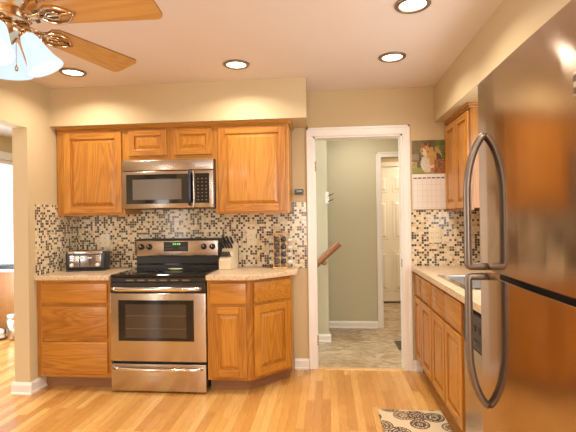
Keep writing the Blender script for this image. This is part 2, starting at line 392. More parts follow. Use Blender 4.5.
def casing(mb, x0, x1, z1, y0, y1, w, wt=None):
    wt = wt or w
    """flat casing with a raised outer bead round a door opening"""
    for a, b, o in ((x0-w, x0, x0-w), (x1, x1+w, x1+w)):
        mb.box(a, b, y0+0.006, y1, 0, z1, 0.003)
        c = o + (0.011 if o < x0 else -0.011); mb.box(c-0.011, c+0.011, y0, y1, 0, z1+wt, 0.004)
    mb.box(x0-w, x1+w, y0+0.006, y1, z1, z1+wt, 0.003); mb.box(x0-w, x1+w, y0, y1, z1+wt-0.022, z1+wt, 0.004)
    return mb
d1 = struct('door_1', casing(MB(), DX0, DX1, DZ, YB-0.02, YB, 0.062, 0.078), M['white'])
jm = MB().box(DX0, DX0+0.014, YB, YB+0.13, 0, DZ).box(DX1-0.014, DX1, YB, YB+0.13, 0, DZ).box(DX0, DX1, YB, YB+0.13, DZ-0.014, DZ)
jm.box(DX0+0.014, DX0+0.018, YB+0.05, YB+0.085, 0, DZ-0.014, 0.001).box(DX1-0.018, DX1-0.014, YB+0.05, YB+0.085, 0, DZ-0.014, 0.001)
jm.build('door_jamb', M['white'], d1)
for z in (1.80, 0.255):
    h = MB().box(DX0+0.0135, DX0+0.017, YB+0.004, YB+0.038, z-0.045, z+0.045, 0.001)
    for k in range(3): h.cyl((DX0+0.017, YB+0.002, z-0.045+0.031*k), (DX0+0.017, YB+0.002, z-0.018+0.031*k), 0.0065, n=10)
    h.build('hinge', M['nickel'], d1)
MB().box(DX1-0.0165, DX1-0.0135, YB+0.012, YB+0.036, 0.90, 0.97, 0.001).build('strike_plate', M['vent'], d1)
MB().prism([(YB-0.012, 0), (YB+0.05, 0), (YB+0.042, 0.006), (YB-0.004, 0.006)], DX0, DX1, mat=Matrix(((0, 0, 1, 0), (1, 0, 0, 0), (0, 1, 0, 0), (0, 0, 0, 1)))).build('threshold', rack_wood, d1)
# far doorway and its six-panel door
struct('trim_hall_doorway', casing(MB(), 0.645, 1.45, 2.06, 5.245, 5.265, 0.062).box(0.64, 0.652, 5.265, 5.38, 0, 2.06), M['white'])
d2 = struct('door_2', MB().box(0.54, 1.40, 6.80, 6.84, 0.03, 2.115, 0.002), M['cream'])
MD = frame((0.54, 6.80, 0), (1, 0, 0), (0, -1, 0))
for u0, u1 in ((0.10, 0.385), (0.475, 0.76)):
    for v0, v1 in ((0.20, 0.80), (1.00, 1.585), (1.73, 1.985)):
        q = MB(); slab(q, MD, u0-0.012, u1+0.012, v0-0.012, v1+0.012, 0, 0.006, 0.003)
        q.frustum(MD, u0+0.02, u1-0.02, v0+0.02, v1-0.02, 0.005, 0.03, 0.016)
        q.build('panel', M['cream'], d2)
MB().lathe([(0.0, 0.0), (0.025, 0), (0.01, 0.02), (0.026, 0.045), (0.015, 0.065), (0, 0.068)], 20, Matrix.Translation((1.34, 6.80, 0.92)) @ Matrix.Rotation(PI/2, 4, 'X')).build('door_knob', M['brass'], d2)
struct('trim_far_door', MB().box(0.46, 0.537, 6.78, 6.86, 0, 2.12).box(1.403, 1.48, 6.78, 6.86, 0, 2.12).box(0.46, 1.48, 6.78, 6.86, 2.119, 2.19), M['cream'])
# baseboards
def bb(mb, p0, p1, nrm, h=0.092):
    p0, p1 = V((*p0, 0)), V((*p1, 0)); n = V((*nrm, 0)); d = p1-p0
    prof = [(0, 0), (0.021, 0), (0.021, 0.012), (0.014, 0.018), (0.014, h-0.02), (0.006, h), (0, h)]
    b = bmesh.new(); A = [b.verts.new(p0+n*a+V((0, 0, z))) for a, z in prof]; B = [b.verts.new(p1+n*a+V((0, 0, z))) for a, z in prof]
    for i in range(len(prof)): j = (i+1) % len(prof); b.faces.new((A[i], A[j], B[j], B[i]))
    b.faces.new(A[::-1]); b.faces.new(B); bmesh.ops.recalc_face_normals(b, faces=b.faces)
    return mb._merge(b)
q = bb(MB(), (XL-0.146, 3.155), (XL+0.021, 3.155), (0, -1)); bb(q, (XL, 3.155), (XL, 3.335), (1, 0)); bb(q, (XL-0.125, 3.155), (XL-0.125, 3.83), (-1, 0))
struct('baseboard_left', q, M['white'])
q = bb(MB(), (-0.31, YB), (DX0-0.063, YB), (0, -1)); bb(q, (DX1+0.063, YB), (0.80, YB), (0, -1))
struct('baseboard_back', q, M['white'])
q = bb(MB(), (-1.2, 4.666), (0.017, 4.666), (0, -1), 0.085); bb(q, (-0.004, 4.666), (-0.004, 4.78), (1, 0), 0.085); bb(q, (-0.004, 5.265), (0.583, 5.265), (0, -1), 0.085)
struct('baseboard_hall', q, M['white'])
q = bb(MB(), (0.2, 6.86), (0.46, 6.86), (0, -1)); struct('baseboard_far_room', q, M['white'])
# tiled splashbacks
struct('backsplash_back', MB().box(XL, -0.187, YB-0.008, YB, 0.90, 1.483), M['tile_x'])
struct('backsplash_door_side', MB().box(0.722, XR, YB-0.008, YB, 0.90, 1.395), M['tile_x'])
struct('backsplash_left', MB().box(XL, XL+0.008, 3.235, YB-0.008, 0.90, 1.483), M['tile_y'])
struct('backsplash_right', MB().box(XR-0.008, XR, 1.60, YB-0.008, 0.90, 1.095), M['tile_y'])

# ------------------------------------------------------------------ cabinets
def panel_door(parent, mat, u0, u1, v0, v1, w0, hz, name='door', sw=0.058):
    t = 0.02; f = MB()
    slab(f, mat, u0, u0+sw, v0, v1, w0, w0+t, 0.003); slab(f, mat, u1-sw, u1, v0, v1, w0, w0+t, 0.003)
    slab(f, mat, u0+sw, u1-sw, v0, v0+sw, w0, w0+t, 0.003, 1); slab(f, mat, u0+sw, u1-sw, v1-sw, v1, w0, w0+t, 0.003, 1)
    d = f.build(name, [oak_z, hz], parent)
    p = MB(); slab(p, mat, u0+sw-0.004, u1-sw+0.004, v0+sw-0.004, v1-sw+0.004, w0, w0+0.005)
    p.frustum(mat, u0+sw+0.008, u1-sw-0.008, v0+sw+0.008, v1-sw-0.008, w0+0.0045, 0.026, w0+0.0185)
    p.build('raised_panel', oak_z, d)
    return d
def drawer_front(parent, mat, u0, u1, v0, v1, w0, hz, name='drawer'):
    q = MB(); slab(q, mat, u0, u1, v0, v1, w0, w0+0.02, 0.0055, 0, 3)
    return q.build(name, hz, parent)
BF = lambda y: frame((0, y, 0), (1, 0, 0), (0, -1, 0))          # cabinets on the back wall
def wall_cabinet(name, label, x0, x1, z0, z1, doors, yf=3.51, left_open=0.0):
    c = thing(name, label, 'cabinet', ((x0+x1)/2, YB, z0)); m = BF(yf)
    MB().box(x0, x1, yf+0.018, YB-0.009, z0+0.012, z1).build('body', oak_z, c)
    f = MB(); g = [x0] + [v for d in doors for v in (d[0]+0.012, d[1]-0.012)] + [x1]
    for i in range(0, len(g), 2): slab(f, m, g[i], g[i+1], z0, z1, -0.018, 0)
    for d in doors:
        slab(f, m, d[0]+0.012, d[1]-0.012, z0, d[2]+0.012, -0.018, 0, 0, 1); slab(f, m, d[0]+0.012, d[1]-0.012, d[3]-0.012, z1, -0.018, 0, 0, 1)
    f.build('face_frame', [oak_z, oak_x], c)
    for d in doors: panel_door(c, m, d[0], d[1], d[2], d[3], 0.0, oak_x, sw=d[4] if len(d) > 4 else 0.058)
    return c
wall_cabinet('wall_cabinet', 'oak wall cabinet with one raised-panel door above the toaster', -2.32, -1.7135, 1.387, 2.118, [(-2.25, -1.735, 1.407, 2.098)])
wall_cabinet('wall_cabinet', 'short oak cabinet with two small doors directly above the microwave', -1.7125, -0.9255, 1.845, 2.118, [(-1.672, -1.338, 1.885, 2.106, 0.052), (-1.278, -0.950, 1.885, 2.106, 0.052)])
wall_cabinet('wall_cabinet', 'oak wall cabinet with one wide door right of the microwave', -0.9245, -0.312, 1.385, 2.118, [(-0.898, -0.338, 1.402, 2.106)])
# crown strip above the back wall cabinets
CR = [(0.0, 2.119), (-0.006, 2.119), (-0.010, 2.126), (-0.022, 2.136), (-0.026, 2.145), (0.0, 2.145)]
mx = Matrix(((0, 0, 1, 0), (1, 0, 0, 3.512), (0, 1, 0, 0), (0, 0, 0, 1)))
q = MB().prism(CR, -2.32, -0.29, mat=mx)
q.prism([(-a, z) for a, z in CR], 3.488, YB-0.01, mat=Matrix(((1, 0, 0, -0.312), (0, 0, 1, 0), (0, 1, 0, 0), (0, 0, 0, 1))))
tag(q.build('crown_molding', oak_x, loc=(-1.3, 3.5, 2.119)), 'slim oak crown strip along the top of the back wall cabinets under the soffit', 'molding')

# base cabinet left of the range: three drawers
c = thing('drawer_cabinet', 'oak base cabinet with three flat drawers between the wall end and the range', 'cabinet', (-2.02, 3.54, 0))
MB().box(-2.33, -1.713, 3.268, YB-0.01, 0.105, 0.874).build('body', oak_z, c)
m = BF(3.25); f = MB()
slab(f, m, -2.33, -2.27, 0.105, 0.874, -0.018, 0); slab(f, m, -1.75, -1.713, 0.105, 0.874, -0.018, 0)
for a, b in ((0.105, 0.15), (0.375, 0.43), (0.66, 0.705), (0.84, 0.874)): slab(f, m, -2.27, -1.75, a, b, -0.018, 0, 0, 1)
f.build('face_frame', [oak_z, oak_x], c)
for a, b in ((0.140, 0.388), (0.414, 0.671), (0.694, 0.852)): drawer_front(c, m, -2.282, -1.738, a, b, 0, oak_x)
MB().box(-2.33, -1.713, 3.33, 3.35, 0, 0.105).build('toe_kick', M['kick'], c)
# base cabinet right of the range with a canted end
c = thing('corner_cabinet', 'oak base cabinet with canted end right of the range', 'cabinet', (-0.62, 3.54, 0))
MB().prism([(-0.937, 3.268), (-0.607, 3.268), (-0.318, 3.557), (-0.318, YB-0.01), (-0.937, YB-0.01)], 0.105, 0.874).build('body', oak_z, c)
mA = frame((-0.937, 3.25, 0), (1, 0, 0), (0, -1, 0)); LA = 0.337
mB_ = frame((-0.60, 3.25, 0), (1, 1, 0), (1, -1, 0)); LB = 0.412
f = MB()
for mm, L in ((mA, LA), (mB_, LB)):
    slab(f, mm, 0, 0.035, 0.105, 0.874, -0.018, 0); slab(f, mm, L-0.035, L, 0.105, 0.874, -0.018, 0)
    for a, b in ((0.105, 0.145), (0.65, 0.705), (0.84, 0.874)): slab(f, mm, 0.035, L-0.035, a, b, -0.018, 0, 0, 1)
f.build('face_frame', [oak_z, oak_x], c)
drawer_front(c, mA, 0.026, 0.308, 0.694, 0.852, 0, oak_x); panel_door(c, mA, 0.026, 0.308, 0.130, 0.671, 0, oak_x)
drawer_front(c, mB_, 0.026, 0.385, 0.694, 0.852, 0, oak_x); panel_door(c, mB_, 0.026, 0.385, 0.130, 0.671, 0, oak_x)
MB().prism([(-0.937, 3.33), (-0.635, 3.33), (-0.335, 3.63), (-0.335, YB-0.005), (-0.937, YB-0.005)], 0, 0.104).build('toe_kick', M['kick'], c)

# worktops
def top(name, label, pts, loc):
    return tag(MB().prism(pts, 0.876, 0.914, 0.006).build(name, M['granite'], loc=loc), label, 'countertop')
top('countertop', 'speckled beige countertop under the toaster', [(XL+0.001, 3.212), (-1.7135, 3.212), (-1.7135, YB-0.009), (XL+0.009, YB-0.009), (XL+0.009, 3.232), (XL+0.001, 3.232)], (-2.02, 3.5, 0.876))
top('countertop', 'speckled beige countertop under the knife block and spice rack', [(-0.9365, 3.205), (-0.582, 3.205), (-0.262, 3.525), (-0.262, YB-0.009), (-0.9365, YB-0.009)], (-0.6, 3.5, 0.876))
q = MB()
SX0, SX1, SY0, SY1 = 0.80, 1.20, 2.58, 3.17
for a in ((0.716, SX0, 1.60, YB-0.009), (SX1, XR-0.009, 1.60, YB-0.009), (SX0, SX1, 1.60, SY0), (SX0, SX1, SY1, YB-0.009)): q.box(*a, 0.876, 0.914)
tag(q.build('countertop', M['granite'], loc=(1.03, 2.7, 0.876)), 'long speckled beige countertop holding the sink along the right wall', 'countertop')

# right-hand run
mR = frame((0.755, 0, 0), (0, -1, 0), (-1, 0, 0))                # u = -y
def right_base(name, label, y0, y1, bays, slots):
    c = thing(name, label, 'cabinet', (1.05, (y0+y1)/2, 0))
    MB().box(0.773, XR-0.01, y0, y1, 0.105, 0.874 if 'sink' not in name else 0.70).build('body', oak_z, c)
    f = MB(); g = [-y1] + [v for b in bays for v in (-b[1]+0.012, -b[0]-0.012)] + [-y0]
    for i in range(0, len(g), 2): slab(f, mR, g[i], g[i+1], 0.105, 0.874, -0.018, 0)
    for b in bays:
        for a, z in ((0.105, 0.145), (0.648, 0.69), (0.838, 0.874)): slab(f, mR, -b[1]+0.012, -b[0]-0.012, a, z, -0.018, 0, 0, 1)
    f.build('face_frame', [oak_z, oak_y], c)
    for b in bays:
        drawer_front(c, mR, -b[1], -b[0], 0.680, 0.850, 0, oak_y, slots)
        panel_door(c, mR, -b[1], -b[0], 0.130, 0.660, 0, oak_y, sw=0.05)
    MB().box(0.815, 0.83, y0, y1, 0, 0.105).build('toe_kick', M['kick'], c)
    return c
right_base('base_cabinet', 'oak base cabinet in the right corner beside the door casing', 3.2105, 3.815, [(3.555, 3.80), (3.225, 3.54)], 'drawer')
right_base('sink_cabinet', 'oak sink base cabinet between the corner cabinet and the dishwasher', 2.4805, 3.2095, [(2.86, 3.195), (2.50, 2.845)], 'false_drawer_front')
right_base('filler_cabinet', 'narrow oak cabinet mostly hidden between the dishwasher and the fridge', 1.605, 1.862, [(1.62, 1.85)], 'drawer')
# upper right cabinet
c = thing('wall_cabinet', 'oak two-door wall cabinet on the right wall beside the calendar', 'cabinet', (1.19, 3.5, 1.385))
y0, y1, xf = 3.20, YB-0.01, 1.03
MB().box(xf+0.018, XR-0.001, y0+0.001, y1, 1.40, 2.12).build('body', oak_z, c)
mU = frame((xf, 0, 0), (0, -1, 0), (-1, 0, 0)); f = MB()
for a, b in ((-y1, -3.785), (-3.52, -3.50), (-3.235, -y0)): slab(f, mU, a, b, 1.385, 2.12, -0.018, 0)
for a, b in ((1.385, 1.42), (2.085, 2.12)): slab(f, mU, -3.785, -3.235, a, b, -0.018, 0, 0, 1)
f.build('face_frame', [oak_z, oak_y], c)
panel_door(c, mU, -3.805, -3.515, 1.402, 2.104, 0, oak_y, sw=0.05); panel_door(c, mU, -3.505, -3.212, 1.402, 2.104, 0, oak_y, sw=0.05)
q = MB().box(xf-0.022, XR-0.001, y0-0.022, y1, 2.138, 2.153, 0.003).box(xf-0.010, XR-0.001, y0-0.010, y1, 2.121, 2.138, 0.003)
q.build('crown_molding', oak_y, c)

# sink
s = thing('kitchen_sink', 'stainless steel sink set into the right-hand countertop', 'sink', (1.0, 2.87, 0.914))
q = MB(); e = 0.02
for a in ((SX0-e, SX0+0.03, SY0-e, SY1+e), (SX1-0.03, SX1+e, SY0-e, SY1+e), (SX0+0.03, SX1-0.03, SY0-e, SY0+0.03), (SX0+0.03, SX1-0.03, SY1-0.03, SY1+e)): q.box(*a, 0.9145, 0.920, 0.002)
q.build('rim', M['chrome'], s)
q = MB(); b0 = (SX0+0.03, SX1-0.03, SY0+0.03, SY1-0.03)
q.box(b0[0], b0[0]+0.004, b0[2], b0[3], 0.74, 0.9145).box(b0[1]-0.004, b0[1], b0[2], b0[3], 0.74, 0.9145).box(b0[0], b0[1], b0[2], b0[2]+0.004, 0.74, 0.9145).box(b0[0], b0[1], b0[3]-0.004, b0[3], 0.74, 0.9145).box(*b0, 0.735, 0.74)
q.build('basin', M['sinksteel'], s)

# dishwasher
d = thing('dishwasher', 'stainless dishwasher with dark control strip between sink cabinet and fridge', 'dishwasher', (1.03, 2.17, 0))
MB().box(0.79, XR-0.01, 1.868, 2.474, 0.02, 0.872).build('body', M['darkgrey'], d)
MB().box(0.742, 0.788, 1.872, 2.470, 0.11, 0.655, 0.006).build('door', M['steel'], d)
cp = MB().box(0.738, 0.788, 1.872, 2.470, 0.66, 0.838, 0.008).build('control_panel', M['darkgrey'], d)
for k in range(5): MB().box(0.734, 0.738, 2.05+0.07*k, 2.09+0.07*k, 0.755, 0.785, 0.002).build('button', M['black'], cp)
MB().box(0.724, 0.738, 2.0, 2.38, 0.685, 0.71, 0.006).build('pull_recess', M['black'], cp)
MB().box(0.81, 0.83, 1.872, 2.470, 0.0, 0.11).build('toe_kick', M['black'], d)

# ------------------------------------------------------------------ range
g = thing('kitchen_range', 'stainless electric range with black glass cooktop between the base cabinets', 'range', (-1.325, 3.5, 0))
RX0, RX1 = -1.708, -0.942
MB().box(RX0+0.004, RX1-0.004, 3.26, YB-0.012, 0.03, 0.895).build('body', M['black'], g)
ct = MB().prism([(RX0, 3.235), (RX1, 3.235), (RX1, 3.686), (RX0, 3.686)], 0.897, 0.919, 0.007, seg=3).build('cooktop', M['blackglass'], g)
for cx, cy, r in ((-1.50, 3.40, 0.10), (-1.14, 3.40, 0.075), (-1.50, 3.57, 0.075), (-1.14, 3.57, 0.10)):
    MB().lathe([(r-0.002, 0.9192), (r-0.002, 0.9196), (r, 0.9196), (r, 0.9192)], 40, Matrix.Translation((cx, cy, 0)), 0, False).build('burner_ring', M['darkgrey'], ct)
bgd = MB().box(RX0+0.005, RX1-0.005, 3.690, YB-0.030, 0.90, 1.175, 0.006).build('backguard', M['black'], g)
mG = frame((0, 3.757, 0), (1, 0, 0), (0, -1, 0))
pn = MB(); pn.box(RX0+0.012, RX1-0.012, 3.670, 3.692, 1.022, 1.163, 0.010, 0, 3); pn = pn.build('control_panel', M['steel'], bgd)
MB().box(RX0+0.02, RX1-0.02, 3.677, 3.692, 0.945, 0.962, 0.005).build('backguard_ridge', M['blackglass'], bgd)
MB().box(-1.442, -1.222, 3.665, 3.671, 1.066, 1.150, 0.002).build('display', M['black'], bgd)
for x in (-1.352, -1.335, -1.314, -1.297): MB().box(x-0.006, x+0.006, 3.6635, 3.6648, 1.122, 1.138).build('clock_digit', M['clock'], bgd)
for i in range(4):
    for k in range(2):
        MB().box(-1.425+0.018*i, -1.415+0.018*i, 3.6635, 3.6648, 1.085+0.025*k, 1.092+0.025*k).build('touch_key', M['marks'], bgd)
        MB().box(-1.303+0.018*i, -1.293+0.018*i, 3.6635, 3.6648, 1.085+0.012*k, 1.09+0.012*k).build('touch_key', M['marks'], bgd)
for x in (-1.649, -1.575, -1.082, -1.005):
    k = MB().lathe([(0.026, 0), (0.026, 0.004), (0.0215, 0.006), (0.0195, 0.022), (0.016, 0.025), (0, 0.025)], 24, Matrix.Translation((x, 3.671, 1.106)) @ Matrix.Rotation(PI/2, 4, 'X'))
    k = k.build('knob', M['black'], g)
    MB().box(x-0.002, x+0.002, 3.644, 3.6465, 1.106, 1.124).build('pointer', M['whitep'], k)
# oven door
q = MB().box(RX0, RX1, 3.225, 3.26, 0.245, 0.775, 0.006, 0, 3)
od = q.build('oven_door', M['steel'], g)
MB().box(-1.640, -1.036, 3.221, 3.226, 0.405, 0.722, 0.0015).build('window_border', M['blackglass'], od)
MB().box(-1.582, -1.094, 3.2195, 3.2215, 0.430, 0.690, 0.0008).build('window_glass', M['ovenglass'], od)
q = MB()
for z in (0.50, 0.60): q.box(-1.575, -1.10, 3.2188, 3.2194, z, z+0.003)
q.build('rack_line', M['bronze'], od)
MB().box(RX0, RX1, 3.228, 3.262, 0.777, 0.858, 0.006).build('door_top_trim', M['black'], od)
MB().box(RX0+0.002, RX1-0.002, 3.238, 3.262, 0.860, 0.895, 0.004).build('vent_strip', M['black'], g)
for k in range(6): MB().box(-1.58+0.09*k, -1.52+0.09*k, 3.2355, 3.2385, 0.868, 0.880, 0.001).build('vent_slot', M['bronze'], g)
def bow(x0, x1, y, z, out, n=17, flat=0.75):
    pts = []
    for i in range(n):
        t = i/(n-1); a = 2*t-1
        pts.append((x0+(x1-x0)*t, y-out*(1-abs(a)**6), z))
    return pts
MB().tube(bow(RX0+0.012, RX1-0.03, 3.224, 0.812, 0.042), 0.017, 0.013, side=(0, 0, 1)).build('handle', M['chrome'], od)
dw = MB().box(RX0+0.004, RX1-0.004, 3.225, 3.26, 0.014, 0.226, 0.006, 0, 3).build('warming_drawer', M['steel'], g)
MB().tube(bow(RX0+0.03, RX1-0.03, 3.224, 0.193, 0.036), 0.013, 0.010, side=(0, 0, 1)).build('handle', M['chrome'], dw)
for x in (RX0+0.06, RX1-0.06):
    for y in (3.30, 3.72): MB().cyl((x, y, 0), (x, y, 0.031), 0.018).build('foot', M['black'], g)
sr = thing('spoon_rest', 'small pale green oval spoon rest at the back of the cooktop', 'spoon rest', (-1.285, 3.52, 0.9197))
q = MB().lathe([(0, 0), (0.028, 0), (0.045, 0.010), (0.048, 0.013), (0.043, 0.013), (0.026, 0.004), (0, 0.004)], 28, Matrix.Translation((-1.285, 3.52, 0.9198)) @ Matrix.Diagonal((1.35, 0.75, 1, 1)))
q.build('bowl', M['clay'], sr)

# ------------------------------------------------------------------ microwave
w = thing('microwave_oven', 'stainless over-the-range microwave hung beneath the short cabinet', 'microwave', (-1.318, YB, 1.435))
X0, X1, YF = -1.7085, -0.929, 3.445
MB().box(X0, X1, YF+0.03, YB-0.009, 1.437, 1.842, 0.004).build('body', M['darkgrey'], w)
q = MB().box(X0, X1, YF, YF+0.03, 1.752, 1.842, 0.008, 0, 3)
vg = q.build('vent_band', M['steel'], w)
dr = MB().box(X0, -1.088, YF-0.004, YF+0.03, 1.440, 1.747, 0.006, 0, 3).build('door', M['steel'], w)
MB().box(-1.668, -1.098, YF-0.006, YF-0.002, 1.478, 1.722, 0.001).build('window_border', M['blackglass'], dr)
MB().box(-1.612, -1.195, YF-0.0075, YF-0.0055, 1.512, 1.680, 0.0008).build('window_glass', M['mwglass'], dr)
pts = [(-1.118, YF-0.004, 1.738), (-1.118, YF-0.034, 1.728), (-1.118, YF-0.046, 1.70)] + [(-1.118, YF-0.046, 1.70-0.02*k) for k in range(1, 11)] + [(-1.118, YF-0.034, 1.472), (-1.118, YF-0.004, 1.462)]
MB().tube(pts, 0.014, 0.010, side=(1, 0, 0)).build('handle', M['navy'], dr)
cp = MB().box(-1.086, X1, YF-0.004, YF+0.03, 1.440, 1.747, 0.006, 0, 3).build('control_panel', M['steel'], w)
MB().box(-1.080, -0.962, YF-0.006, YF-0.002, 1.478, 1.722, 0.0015).build('keypad', M['blackglass'], cp)
for i in range(3):
    for k in range(7): MB().box(-1.061+0.034*i, -1.049+0.034*i, YF-0.0068, YF-0.0058, 1.500+0.029*k, 1.508+0.029*k).build('key', M['marks'], cp)

# ------------------------------------------------------------------ refrigerator
FX, FY0, FY1, FT = 0.52, 0.775, 1.552, 1.800
fr = thing('refrigerator', 'large stainless top-freezer refrigerator at the right edge', 'refrigerator', (0.93, 1.16, 0))
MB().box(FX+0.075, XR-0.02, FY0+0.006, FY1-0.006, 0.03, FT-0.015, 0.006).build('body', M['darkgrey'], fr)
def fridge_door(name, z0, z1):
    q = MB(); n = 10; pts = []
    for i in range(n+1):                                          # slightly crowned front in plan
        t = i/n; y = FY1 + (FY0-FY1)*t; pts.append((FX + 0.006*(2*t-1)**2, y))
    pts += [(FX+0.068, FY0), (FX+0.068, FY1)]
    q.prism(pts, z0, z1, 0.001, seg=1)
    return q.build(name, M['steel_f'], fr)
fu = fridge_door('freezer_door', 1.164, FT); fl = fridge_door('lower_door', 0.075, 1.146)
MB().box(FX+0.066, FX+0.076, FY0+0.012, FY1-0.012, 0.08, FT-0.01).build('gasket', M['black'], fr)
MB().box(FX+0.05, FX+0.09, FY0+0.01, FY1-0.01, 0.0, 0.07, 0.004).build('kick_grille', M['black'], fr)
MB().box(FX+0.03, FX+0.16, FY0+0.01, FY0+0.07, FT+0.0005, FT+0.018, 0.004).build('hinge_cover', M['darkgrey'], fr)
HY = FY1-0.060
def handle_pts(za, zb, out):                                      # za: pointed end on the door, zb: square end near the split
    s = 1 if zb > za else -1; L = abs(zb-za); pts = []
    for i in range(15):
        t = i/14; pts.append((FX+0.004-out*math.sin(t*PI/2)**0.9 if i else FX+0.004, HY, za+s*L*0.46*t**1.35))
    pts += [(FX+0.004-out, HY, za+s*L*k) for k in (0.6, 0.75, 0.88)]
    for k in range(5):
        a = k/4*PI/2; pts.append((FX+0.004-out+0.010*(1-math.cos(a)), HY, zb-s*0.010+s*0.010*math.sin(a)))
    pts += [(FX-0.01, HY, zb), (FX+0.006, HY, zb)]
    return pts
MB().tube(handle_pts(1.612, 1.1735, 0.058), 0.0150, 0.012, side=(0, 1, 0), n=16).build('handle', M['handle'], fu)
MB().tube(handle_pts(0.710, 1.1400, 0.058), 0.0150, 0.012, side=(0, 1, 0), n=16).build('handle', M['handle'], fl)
bd = MB().box(FX-0.001, FX+0.006, 0.865, 0.958, 1.592, 1.642, 0.002).build('badge', M['badge'], fu)
MB().box(FX-0.0022, FX-0.0008, 0.868, 0.955, 1.622, 1.636, 0.0005).box(FX-0.0022, FX-0.0008, 0.868, 0.955, 1.596, 1.610, 0.0005).build('badge_stripe', M['badge_d'], bd)

# ------------------------------------------------------------------ things on the worktops
t = thing('toaster', 'dark four-slice toaster with chrome front in the left corner', 'toaster', (-2.085, 3.575, 0.9145), math.radians(12), world_coords=False)
tw, td, th = 0.163, 0.085, 0.168
MB().box(-tw, tw, -td, td, 0.012, th, 0.022, 0, 4).build('body', M['navy'], t)
MB().box(-tw+0.006, tw-0.006, -td+0.004, td-0.004, 0.0, 0.014, 0.004).build('base', M['black'], t)
MB().box(-tw+0.032, tw-0.028, -td-0.004, -td+0.01, 0.034, th-0.030, 0.006, 0, 3).build('front_plate', M['toastfront'], t)
MB().box(-tw+0.02, tw-0.02, -td-0.002, td-0.018, th-0.022, th+0.004, 0.010, 0, 3).build('top_plate', M['chrome'], t)
for x in (-0.105, -0.035, 0.035, 0.105): MB().box(x-0.014, x+0.014, -0.06, 0.05, th+0.001, th+0.006, 0.001).build('bread_slot', M['black'], t)
for x in (-0.042, 0.042):
    MB().box(x-0.005, x+0.005, -td-0.0055, -td-0.0035, 0.045, th-0.036).build('lever_slot', M['black'], t)
    MB().box(x-0.017, x+0.017, -td-0.026, -td-0.002, th-0.060, th-0.047, 0.004).build('lever', M['whitep'], t)
for x in (-0.105, 0.105):
    MB().lathe([(0.017, 0), (0.015, 0.016), (0, 0.018)], 20, Matrix.Translation((x, -td-0.004, 0.055)) @ Matrix.Rotation(PI/2, 4, 'X')).build('dial', M['whitep'], t)
    for k in range(3): MB().box(x-0.016, x+0.016, -td-0.008, -td-0.003, 0.088+0.018*k, 0.099+0.018*k, 0.002).build('button', M['chrome'], t)

kb = thing('knife_block', 'pale wooden knife block on the counter right of the range', 'knife block', (-0.862, 3.66, 0.9145), math.radians(-13), world_coords=False)
prof = [(-0.078, 0.0), (0.085, 0.0), (0.085, 0.205), (0.050, 0.235), (-0.018, 0.160), (-0.018, 0.135), (-0.078, 0.082)]
PM = Matrix(((0, 0, 1, 0), (1, 0, 0, 0), (0, 1, 0, 0), (0, 0, 0, 1)))
MB().prism(prof, -0.054, 0.054, 0.004, mat=PM).build('block', M['block'], kb)
a1 = math.atan2(0.053, 0.060); n1 = V((0, -math.sin(a1), math.cos(a1)))
for i in range(6):
    b_ = V((-0.0425+0.017*i, -0.048, 0.1085)); MB().cyl(b_-n1*0.002, b_+n1*0.0012, 0.0082, n=12).build('slot', M['black'], kb)
Rk = Matrix.Translation(kb.location) @ Matrix.Rotation(math.radians(-13), 4, 'Z')
def knife(p, n, L, wd, label, group, name='kitchen_knife'):
    p, n = V(p), V(n).normalized(); wp = Rk @ p; wn = (Rk.to_3x3() @ n)
    k = thing(name, label, 'knife', wp, group=group)
    MB().tube([wp+wn*s_ for s_ in (0.009, 0.014, L*0.5, L*0.85, L)], wd, wd*0.8, n=10, side=(0, 1, 1)).build('handle', M['lid'], k)
    MB().cyl(wp+wn*0.0025, wp+wn*0.010, wd*0.8, n=12).build('bolster', M['chrome'], k)
nm = ['leftmost', 'second from left', 'third from left', 'third from right', 'second from right', 'rightmost']
for i in range(6):
    knife((-0.0425+0.017*i, -0.048, 0.1085), n1, 0.055, 0.0080, 'short dark-handled steak knife in the block\'s lower row, ' + nm[i], 'steak knives in the lower row of the block', 'steak_knife')
n2 = V((0, -0.62, 0.78))
for x, s_, L, wd, lb in ((-0.040, 0.22, 0.085, 0.0115, 'large dark-handled knife, lower left of the block\'s upper bank'), (-0.013, 0.22, 0.075, 0.011, 'dark-handled knife, second from left in the front of the upper bank'),
        (0.013, 0.22, 0.080, 0.011, 'dark-handled knife, third from left in the front of the upper bank'), (0.039, 0.22, 0.070, 0.0105, 'dark-handled knife, lower right of the block\'s upper bank'),
        (-0.032, 0.72, 0.092, 0.0125, 'big dark-handled knife standing tallest at the upper left of the block'), (0.0, 0.72, 0.082, 0.012, 'big dark-handled knife in the middle of the block\'s top row'),
        (0.032, 0.72, 0.070, 0.0115, 'dark-handled knife at the right of the block\'s top row')):
    knife((x, -0.018+0.068*s_, 0.160+0.075*s_), n2 + V((-0.10+1.2*x, 0, 0)), L, wd, lb, 'large knives in the upper bank of the block')

# spice rack
SR = math.radians(-3)
sp = thing('spice_rack', 'square wooden spice rack full of jars near the end of the counter', 'spice rack', (-0.405, 3.685, 0.9145), SR, world_coords=False)
hw = 0.060
MB().box(-hw-0.006, hw+0.006, -hw-0.006, hw+0.006, 0.0, 0.014, 0.003).build('base', rack_wood, sp)
MB().box(-hw-0.004, hw+0.004, -hw-0.004, hw+0.004, 0.290, 0.302, 0.003).build('top_plate', rack_wood, sp)
for sx in (-1, 1):
    for sy in (-1, 1): MB().box(sx*hw-0.006*(sx > 0)-0.0*1, sx*hw+0.006*(sx < 0), sy*hw-0.006*(sy > 0), sy*hw+0.006*(sy < 0), 0.014, 0.290).build('corner_post', rack_wood, sp)
MB().box(-0.003, 0.003, -hw+0.002, hw-0.002, 0.014, 0.290).build('divider', rack_wood, sp)
Rs = Matrix.Translation(sp.location) @ Matrix.Rotation(SR, 4, 'Z')
